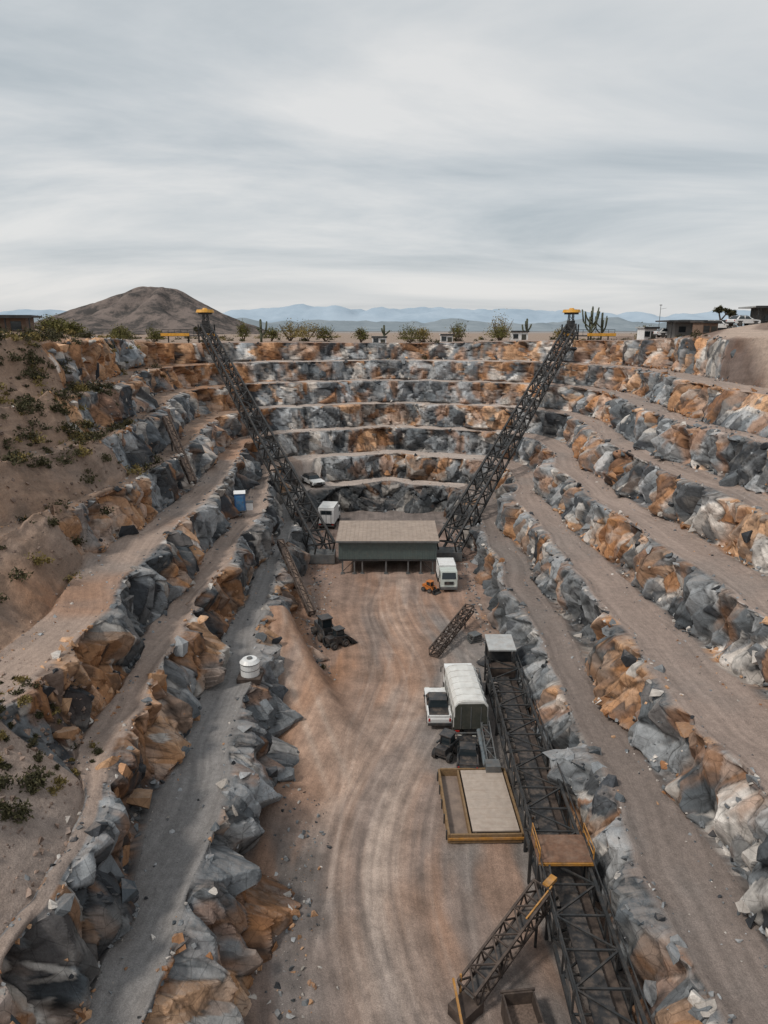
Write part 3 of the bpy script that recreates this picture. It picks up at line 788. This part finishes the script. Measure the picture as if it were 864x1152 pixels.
for sx in(-1.4,1.4):
    for sy in(-.95,0,.95): b.beam((9.5+sx,ydk+sy,3.1),(9.5+sx,ydk+sy,4.0),.055,YEL())
    for zz in (3.6,4.0): b.beam((9.5+sx,ydk-.95,zz),(9.5+sx,ydk+.95,zz),.045,YEL())
    for sy in(-.95,.95): b.beam((9.5+sx,ydk+sy,0),(9.5+sx,ydk+sy,3.1),.16,STEEL())
b.box((9.5,ydk-1.04,3.1),(2.9,.06,.16),YEL())
for s_ in (-.9,-1.4): b.beam((9.5+s_,ydk-1,3.1),(9.5+s_-.1,ydk-4.2,1.5),.09,STEEL())
b.obj('truss_belt_conveyor')
b=MB(); truss(b,(8.1,28.2,2.4),(3.9,24.3,.5),1.0,.9,.9,.11,.07,rusty,M('conveyor_belt',(.03,.03,.032),.7))
b.beam((8.3,27.8,3.4),(6.8,26.5,2.75),.07,YEL()); b.beam((7.6,27.5,2.9),(7.6,27.5,0),.12,STEEL()); b.beam((5.6,25.8,1.5),(5.6,25.8,0),.12,STEEL())
b.box((8.3,28.2,3.3),(.8,.35,.2),YEL(),rz=.8)
b.box((3.7,24.0,.35),(1.3,1.0,.6),rusty,rz=.7); b.beam((3.5,24.6,0),(3.5,24.6,1.6),.1,YEL()); b.beam((3.2,24.9,1.0),(3.5,21.5,.8),.1,YEL()); b.beam((3.5,21.5,.8),(3.5,21.5,0),.1,YEL())
b.obj('feeder_conveyor')
b=MB(); 
for (c,d) in (((-.7,0,.6),(.08,1.5,1.2)),((.7,0,.6),(.08,1.5,1.2)),((0,-.75,.6),(1.32,.08,1.2)),((0,.75,.6),(1.32,.08,1.2))): b.box(c,d,rusty)
b.box((0,0,.3),(1.3,1.4,.5),M('crushed_gravel',(.14,.10,.08),.95,0,.5,9,.1,.8)); b.box((0,-.84,1.2),(1.6,.1,.1),rusty); b.box((0,.84,1.2),(1.6,.1,.1),rusty)
b.obj('gravel_hopper',(6.1,23.3,0),.1)
b=MB(); truss(b,(7.5,41.5,.5),(7.75,52.5,1.7),.6,.55,1.2,.07,.05,STEELG(),M('conveyor_belt',(.03,.03,.032),.7))
b.cyl((7.1,41.5,.5),(7.2,52,1.3),.17,M('blue_grey_pipe',(.16,.19,.21),.5,.2),10)
for y_ in (42,45,48,51): b.beam((7.6,y_,0),(7.6,y_,1.3),.09,STEEL())
b.box((7.5,41.0,.6),(1.0,.9,1.0),STEELG())
b.obj('slim_belt_conveyor')
b=MB(); truss(b,(4.7,58.8,.15),(9.0,66.4,1.5),.9,.7,.9,.12,.08,rusty); b.beam((8.4,65.3,0),(8.4,65.3,1.3),.12,STEEL()); b.beam((7.7,65.7,0),(7.7,65.7,1.3),.12,STEEL())
b.obj('lattice_boom_section')
def smallconv(p0,p1,w,name):
    b=MB(); truss(b,p0,p1,w,.5,1.4,.13,.08,rusty); b.beam(Vector(p0)+Vector((0,0,.3)),Vector(p1)+Vector((0,0,.3)),w*.8,M('worn_brown_deck',(.20,.145,.115),.85,0,.35,4,.2),.06)
    for f in (.2,.5,.8):
        q=Vector(p0).lerp(Vector(p1),f); b.beam((q.x,q.y,ground(q.x,q.y)-.3),q,.14,STEEL())
    b.obj(name)
smallconv((-12.3,77,5.6),(-7.6,66.5,1.0),.7,'discharge_chute')
smallconv((-26.2,82,19.6),(-21.5,75,13.2),.7,'discharge_chute')

# ---------------------------------------------------------------- vehicles
def wheels(b,xs,ys,r,w=.28):
    for y_ in ys:
        for sx in xs:
            o=.5*w*(1 if sx>0 else -1)
            b.cyl((sx-o,y_,r),(sx+o,y_,r),r,BLACK(),18)
            b.cyl((sx+o*1.02,y_,r),(sx+o*1.12,y_,r),r*.52,STEELG(),12)
            b.cyl((sx+o*1.1,y_,r),(sx+o*1.25,y_,r),r*.2,BLACK(),8)
def cab(b,y0,w,h,col,L=1.9,z0=.75):
    g=GLASS()
    prof=[(y0,z0),(y0+L,z0),(y0+L,z0+h),(y0+.35,z0+h),(y0+.05,z0+h*.5)]
    b.prism(prof,-w/2,w/2,col)
    b.add([(-w*.43,y0+.025,z0+h*.54),(w*.43,y0+.025,z0+h*.54),(w*.40,y0+.26,z0+h*.93),(-w*.40,y0+.26,z0+h*.93)],[(0,1,2,3)],g)
    for s in(-1,1):
        b.box((s*(w/2+.004),y0+1.0,z0+h*.70),(.03,.95,h*.36),g)
        b.box((s*(w/2+.22),y0+.1,z0+h*.62),(.08,.16,.42),BLACK()); b.beam((s*w/2,y0+.2,z0+h*.8),(s*(w/2+.22),y0+.1,z0+h*.75),.04,BLACK())
        b.box((s*w*.36,y0-.02,z0+.12),(.3,.07,.18),M('headlamp_lens',(.6,.6,.55),.15,0,.05,2,.1))
        b.box((s*(w/2+.01),y0+1.55,z0+h*.4),(.03,.16,.04),BLACK())
    b.box((0,y0-.02,z0+h*.28),(w*.55,.06,h*.2),BLACK())
    b.box((0,y0-.08,z0-.08),(w+.02,.22,.3),STEELG())
def box_truck(name,loc,rz,w=2.4,BL=6.2,BH=2.1,cabc=None,boxc=None,rear=None,arched=True,rearwin=False):
    b=MB(); cabc=cabc or WHITE(); boxc=boxc or WHITE(); Lc=1.9
    y0=-(BL+Lc+.15)/2
    b.box((0,0.1,.72),(w*.38,BL+Lc-.2,.22),DPAINT())
    wheels(b,(-w/2+.17,w/2-.17),(y0+.95,y0+Lc+BL*.62,y0+Lc+BL*.62+1.1),.48)
    cab(b,y0,w*.94,1.85,cabc,Lc,.62)
    yb=y0+Lc+.15; z0=.95
    if arched:
        zs=z0+BH*.42
        sidem=rear or boxc
        b.box((0,yb+BL/2,(z0+zs)/2),(w,BL,zs-z0),sidem)
        b.prismy([(-w/2+.01,zs+.003),(w/2-.01,zs+.003),(w/2-.01,z0+BH*.82),(w*.40,z0+BH*.95),(w*.2,z0+BH),(-w*.2,z0+BH),(-w*.40,z0+BH*.95),(-w/2+.01,z0+BH*.82)],yb,yb+BL,boxc)
        for i in range(7):
            yy_=yb+.1+(BL-.2)*i/6
            pr=[(-w/2-.02,z0+.1),(-w/2-.02,z0+BH*.82),(-w*.40,z0+BH*.955+.02),(-w*.2,z0+BH+.025),(w*.2,z0+BH+.025),(w*.40,z0+BH*.955+.02),(w/2+.02,z0+BH*.82),(w/2+.02,z0+.1)]
            for j in range(len(pr)-1): b.beam((pr[j][0],yy_,pr[j][1]),(pr[j+1][0],yy_,pr[j+1][1]),.06,boxc)
    else:
        b.box((0,yb+BL/2,z0+BH/2),(w,BL,BH),boxc)
        for i in range(9):
            for s in(-1,1): b.box((s*(w/2+.012),yb+BL*(i+.5)/9,z0+BH/2),(.03,.05,BH*.96),boxc)
        for s in (-1,1): b.beam((s*w/2,yb-.0,z0+BH),(s*w/2,yb+BL,z0+BH),.07,STEELG())
    rm=rear or boxc
    if arched:
        b.prismy([(-w*.48,z0),(w*.48,z0),(w*.48,z0+BH*.78),(w*.38,z0+BH*.91),(-w*.38,z0+BH*.91),(-w*.48,z0+BH*.78)],yb+BL+.003,yb+BL+.07,rm)
    else: b.box((0,yb+BL+.025,z0+BH*.45),(w*.96,.07,BH*.86),rm)
    b.box((0,yb+BL+.08,z0+BH*.42),(.06,.04,BH*.78),STEELG())
    for s in(-1,1):
        b.box((s*w*.3,yb+BL+.08,z0+BH*.42),(.05,.05,BH*.78),STEELG())
        b.box((s*w*.40,yb+BL+.04,.78),(.32,.07,.14),M('tail_lamp_red',(.35,.02,.015),.3,0,.1,2,.1))
        b.box((s*w*.42,yb+BL*.35,.62),(.12,BL*.3,.45),DPAINT())
        b.box((s*w*.42,yb+BL-.3,.5),(.5,.04,.45),BLACK())
    if rearwin:
        b.box((0,yb+BL+.07,z0+BH*.7),(w*.7,.05,BH*.25),GLASS())
    b.box((0,yb+BL+.08,.62),(w*.9,.12,.12),STEELG())
    return b.obj(name,loc,rz,.035)
CANV=M('pale_tarpaulin',(.64,.64,.62),.75,0,.1,1.5,.2,.2); OLIVE=M('dark_olive_panel',(.045,.047,.038),.6,0,.2,3,.12)
box_truck('covered_truck',(6.4,49.4,ground(6.4,49.4)),math.pi+.03,2.5,5.8,2.3,WHITE(),CANV,OLIVE,True)
box_truck('box_truck',(-8.6,104.5,ground(-8.6,104.5)),math.pi-.1,2.5,4.2,2.5,WHITE(),WHITE(),WHITE(),False,True)
box_truck('cab_truck',(7.6,77.8,ground(7.6,77.8)),.02,2.1,2.8,1.7,M('pale_green_paint',(.50,.55,.52),.4,0,.1,2,.15),WHITE(),None,False)
def pickup(name,loc,rz,body,scale=1.0,car=False,cabm=None):
    b=MB(); w=1.85; g=GLASS(); cabm=cabm or body
    z=.42
    if car: up_=[(-1.0,.98),(-.35,1.5),(1.55,1.52),(2.15,1.0)]
    else: up_=[(-1.0,1.0),(-.35,1.62),(.85,1.62),(1.0,1.0)]
    b.prism([(-2.45,z),(2.45,z),(2.5,.9),(2.45,1.02),(-1.0,1.03),(-2.3,.92),(-2.5,.75)],-w/2,w/2,body)
    hw0,hw1=w/2-.03,w/2-.22
    vs=[]
    for s in(-1,1):
        for i,(a,c) in enumerate(up_): vs.append((s*(hw0 if i in(0,3) else hw1),a,c))
    b.add(vs,[(0,1,2,3),(7,6,5,4),(0,4,5,1),(1,5,6,2),(2,6,7,3)],cabm)
    def quad(p,off):
        b.add([tuple(Vector(q)+Vector(off)) for q in p],[(0,1,2,3)],g)
    def inner(q,f=.1):
        c=sum((Vector(p) for p in q),Vector())/4; return [Vector(p).lerp(c,f) for p in q]
    quad(inner([vs[0],vs[4],vs[5],vs[1]],.1),(0,-.02,.02)); quad(inner([vs[2],vs[6],vs[7],vs[3]],.12),(0,.02,.02))
    quad(inner([vs[0],vs[1],vs[2],vs[3]],.16),(-.02,0,.01)); quad(inner([vs[4],vs[5],vs[6],vs[7]],.16),(.02,0,.01))
    for s in(-1,1):
        b.box((s*(w/2-.1),.35 if not car else .6,1.3),(.12,.09,.56),cabm)
        b.box((s*(w/2+.08),-.75,1.08),(.16,.1,.14),cabm); b.box((s*.68,-2.47,.78),(.35,.08,.16),M('headlamp_lens',(.6,.6,.55),.15,0,.05,2,.1)); b.box((s*.8,2.48,.85),(.14,.06,.25),M('tail_lamp_red',(.35,.02,.015),.3))
        for yy_ in(-1.55,1.5): b.box((s*(w/2+.005),yy_,.72),(.05,.98,.14),DPAINT())
    b.box((0,-2.5,.72),(.9,.06,.2),BLACK()); b.box((0,-2.52,.5),(w*.98,.14,.2),DPAINT()); b.box((0,2.52,.5),(w*.98,.12,.2),DPAINT())
    if not car:
        b.box((0,1.72,1.035),(w-.3,1.4,.02),BLACK())
        for s in(-1,1): b.box((s*(w/2-.06),1.72,1.12),(.1,1.5,.2),body)
        b.box((0,2.43,1.12),(w-.1,.08,.2),body)
    else:
        for s in (-.6,.6): b.beam((s,-.2,1.58),(s,1.4,1.58),.05,BLACK())
    wheels(b,(-w/2+.1,w/2-.1),(-1.55,1.5),.38,.24)
    o=b.obj(name,loc,rz,.03); o.scale=(scale,)*3; return o
pickup('parked_car',(CARP[0],CARP[1],ground(*CARP)),.5,WHITE(),1.15,True,DPAINT())
pickup('pickup_truck',(4.3,49.2,ground(4.3,49.2)),math.pi,WHITE(),1.0,False,DPAINT())
pickup('black_pickup_truck',(6.0,43.0,ground(6.0,43.0)),math.pi-.1,DPAINT(),.8)
def loader(name,loc,rz,body,s=1):
    b=MB(); g=GLASS()
    b.box((0,.35,.85),(1.1,1.9,.7),body,top=.9); b.box((0,1.1,1.1),(1.0,.7,.5),body)
    for sx in(-.5,.5):
        for sy in(-.55,.45): b.beam((sx,sy,1.1),(sx*.92,sy*.9,2.1),.08,body)
    b.box((0,-.05,2.14),(1.15,1.2,.1),body); b.box((0,-.05,1.55),(.92,.86,.8),g); 
    wheels(b,(-.72,.72),(-.55,.95),.45,.34)
    for sx in(-.62,.62): b.beam((sx,.9,1.5),(sx,-.9,1.2),.14,body); b.beam((sx,-.9,1.2),(sx,-1.45,.4),.13,body)
    b.prism([(-1.4,.1),(-2.1,.08),(-2.15,.16),(-1.55,.25),(-1.5,.8),(-1.4,.85)],-.9,.9,STEEL())
    for sx in(-.9,.88): b.prism([(-1.4,.1),(-2.1,.08),(-1.5,.8)],sx,sx+.03,STEEL())
    o=b.obj(name,loc,rz,.02); o.scale=(s,)*3
loader('skid_steer_loader',(-5.9,62.9,ground(-5.9,62.9)),.5,DPAINT(),1.05)
loader('skid_steer_loader',(-4.5,61.3,ground(-4.5,61.3)),2.2,DPAINT(),.85)
loader('skid_steer_loader',(4.6,43.6,ground(4.6,43.6)),2.6,DPAINT(),.8)
loader('compact_orange_loader',(5.4,75.6,ground(5.4,75.6)),.8,M('orange_machine_paint',(.5,.16,.03),.5,0,.2,3,.2),.62)

b=MB(); wood=M('weathered_timber',(.20,.125,.06),.85,0,.3,5,.2); beige=M('beige_sheet',(.40,.335,.285),.85,0,.15,2,.4)
b.box((0,0,.06),(4.5,6.2,.12),M('brown_tray_floor',(.19,.145,.12),.9,0,.25,2,.4))
for sx in(-2.25,2.25): b.box((sx,0,.35),(.14,6.34,.6),wood)
b.box((-.95,0,.35),(.12,6.15,.55),wood)
for sy in(-3.17,3.17): b.box((0,sy,.36),(4.34,.12,.62),wood)
b.box((.65,.1,.56),(2.85,5.9,.1),beige)
for i in range(7): b.box((.65,-2.6+i*.88,.615),(2.8,.03,.02),beige)
for i in range(5): b.box((2.36,-2.8+i*1.4,.3),(.08,.12,.7),STEEL()); b.box((-2.36,-2.8+i*1.4,.3),(.08,.12,.7),STEEL())
b.box((0,-3.28,.4),(4.6,.06,.16),YEL())
b.obj('timber_material_bay',(6.1,37.8,.03),.02,.015)
b=MB()
for i in range(4): b.box((0,0,.1+i*.22),(1.3-.08*i,1.0,.14),STEELG(),rz=.1*i); 
for sx in(-.5,0,.5): b.box((sx,0,.35),(.1,.9,.7),STEEL())
b.obj('pallet_stack',(9.0,62.3,0),.3,.01)
b=MB(); wt=WHITE()
b.cyl((0,0,0),(0,0,1.05),.72,wt,24); b.cyl((0,0,1.05),(0,0,1.3),.78,wt,24,.55); b.cyl((0,0,1.3),(0,0,1.4),.22,STEELG(),12); b.cyl((0,0,.5),(0,0,.56),.74,STEELG(),24); b.cyl((0,0,.98),(0,0,1.04),.76,STEELG(),24)
b.box((0,0,-.2),(1.8,1.8,.4),rusty); b.cyl((.7,0,.2),(1.0,0,.2),.06,STEELG(),8)
b.obj('white_water_tank',(-10.3,47.6,ground(-10.3,47.6)+.25),0,.02)
b=MB(); bl=M('blue_plastic',(.03,.12,.28),.5,0,.15,3,.15)
b.box((0,0,1.15),(1.3,1.3,2.1),bl,top=.96); b.box((0,-.64,1.05),(.9,.06,1.8),M('blue_door',(.05,.18,.36),.5)); b.prism([(-.7,2.2),(.7,2.2),(.0,2.5)],-.7,.7,WHITE()); b.box((.3,-.69,1.1),(.06,.05,.2),STEELG()); b.box((0,0,.05),(1.5,1.5,.14),STEELG()); b.box((1.1,.1,.5),(.8,.9,.9),WHITE()); b.box((1.1,.1,1.0),(.9,1.0,.08),STEELG())
b.obj('portable_toilet',(-17.4,80.0,ground(-17.4,80.0)),.2,.02)

# ---------------------------------------------------------------- rim buildings
def flathut(name,x,y,w,d,h,rz,roofc,wallc,over=.8,posts=True):
    z=min(ground(x,y),ground(x+w/2,y),ground(x-w/2,y)); b=MB()
    b.box((0,0,h/2),(w,d,h+.6),wallc)
    b.box((0,0,h+.42),(w+2*over,d+2*over,.22),roofc); b.box((0,-d/2-over-.05,h+.36),(w+2*over+.04,.08,.36),STEEL())
    nw=max(2,int(w/2))
    for i in range(nw):
        xx=-w/2+w*(i+.5)/nw
        if i==nw//2: b.box((xx,-d/2-.02,h*.42),(1.0,.08,h*.84),OLIVE)
        else: b.box((xx,-d/2-.02,h*.6),(1.1,.06,.9),GLASS()); b.box((xx,-d/2-.05,h*.6-.5),(1.2,.1,.08),STEELG())
    if posts:
        for i in range(4): xx=-w/2-over*.6+(w+1.2*over)*i/3; b.box((xx,-d/2-over*.8,h/2),(.14,.14,h+.6),STEEL())
    b.obj(name,(x,y,z),rz,.01)
BR=M('brown_plaster',(.17,.11,.08),.9,0,.2,2,.3); DK=M('dark_roof_felt',(.05,.05,.052),.85,0,.2,2,.35)
flathut('flat_roof_hut',-44.5,82,6.5,4,1.5,.25,DK,BR)
flathut('flat_roof_building',52.5,118,9,5,2.3,-.1,DK,M('grey_plaster',(.16,.16,.155),.85,0,.15,2,.3),1.5)
flathut('flat_roof_building',65,113,11,5,3.0,-.15,M('pale_roof_panel',(.42,.43,.43)),DK,1.5)
flathut('white_cabin',30,157,3.6,2.6,1.6,0,WHITE(),WHITE(),.2,False)
flathut('white_cabin',-1,152.5,3.0,2.0,.9,0,WHITE(),WHITE(),.2,False)
flathut('white_cabin',14,158,2.6,2.0,1.2,0,WHITE(),WHITE(),.2,False)
flathut('white_cabin',47.3,127,2.6,2.0,1.7,.3,M('pale_roof_panel',(.42,.43,.43)),WHITE(),.3,False)
flathut('tool_shed',49.5,109,2.8,2.2,1.6,.3,DK,BR,.3,False)
for (x_,y_,rz) in ((49,121,.2),(52.5,111,-.3),(55,108.5,.5)):
    pickup('parked_car',(x_,y_,ground(x_,y_)),rz+1.4,WHITE(),1,True)
b=MB(); b.cyl((0,0,0),(0,0,7.5),.09,STEELG(),8,.05); b.box((0,0,7.4),(.5,.15,.15),STEELG()); b.box((0,0,.1),(.5,.5,.3),STEELG()); b.beam((0,0,6.6),(1.2,0,6.8),.05,STEELG())
b.obj('mast_pole',(57.5,148,ground(57.5,148)))

# ---------------------------------------------------------------- camera, light, world
cam=bpy.data.cameras.new('camera'); cam.lens=24; cam.sensor_width=36; cam.sensor_fit='AUTO'; cam.clip_end=9000; cam.clip_start=.1
co=bpy.data.objects.new('camera',cam); COL.objects.link(co); co.location=(0,0,30); co.rotation_euler=(math.radians(75),0,0); scene.camera=co
SE=math.radians(50); SA=math.radians(240)
su=bpy.data.lights.new('sun','SUN'); su.energy=2.2; su.angle=math.radians(8); su.color=(1,.93,.84)
so=bpy.data.objects.new('sun',su); COL.objects.link(so)
dirv=Vector((math.sin(SA)*math.cos(SE),math.cos(SA)*math.cos(SE),math.sin(SE))); so.rotation_euler=dirv.to_track_quat('Z','Y').to_euler()
w=bpy.data.worlds.new('World'); scene.world=w; w.use_nodes=True; nt=w.node_tree; nt.nodes.clear(); L=nt.links.new
sky=N(nt,'ShaderNodeTexSky'); sky.sky_type='NISHITA'; sky.sun_disc=False; sky.sun_elevation=SE; sky.sun_rotation=SA
b1=N(nt,'ShaderNodeBackground',ins={'Strength':.09}); L(sky.outputs[0],b1.inputs[0])
tc=N(nt,'ShaderNodeTexCoord').outputs['Generated']; sx=N(nt,'ShaderNodeSeparateXYZ'); L(tc,sx.inputs[0])
zz=mth(nt,'ADD',mth(nt,'MAXIMUM',sx.outputs[2],0.0),.16)
cx=mth(nt,'DIVIDE',sx.outputs[0],zz); cy=mth(nt,'DIVIDE',sx.outputs[1],zz)
cv=N(nt,'ShaderNodeCombineXYZ'); L(cx,cv.inputs[0]); L(cy,cv.inputs[1])
n1=noise(nt,vmap(nt,cv.outputs[0],(.42,.9,1),(0,0,.22)),1.0,7,.58,.5)
n2=noise(nt,vmap(nt,cv.outputs[0],(.22,.6,1),(0,0,-.1)),1.0,3,.5,.3)
s=mth(nt,'ADD',mth(nt,'MULTIPLY',n1,.65),mth(nt,'MULTIPLY',n2,.35))
r=N(nt,'ShaderNodeValToRGB'); L(s,r.inputs[0]); e=r.color_ramp.elements
e[0].position=.40; e[0].color=(.45,.505,.54,1); e[1].position=.59; e[1].color=(.80,.80,.79,1)
m_=r.color_ramp.elements.new(.49); m_.color=(.61,.645,.665,1)
hz=mapr(nt,sx.outputs[2],.0,.16,1,0,True)
c=mixc(nt,mth(nt,'MULTIPLY',hz,.45),r.outputs[0],(.80,.77,.76))
b2=N(nt,'ShaderNodeBackground',ins={'Strength':1.0}); L(c,b2.inputs[0])
mx=N(nt,'ShaderNodeMixShader',ins={0:.9}); L(b1.outputs[0],mx.inputs[1]); L(b2.outputs[0],mx.inputs[2])
out=N(nt,'ShaderNodeOutputWorld'); L(mx.outputs[0],out.inputs[0])
w.cycles.sampling_method='MANUAL'; w.cycles.sample_map_resolution=256
scene.view_settings.view_transform='Standard'; scene.view_settings.look='None'; scene.view_settings.exposure=0
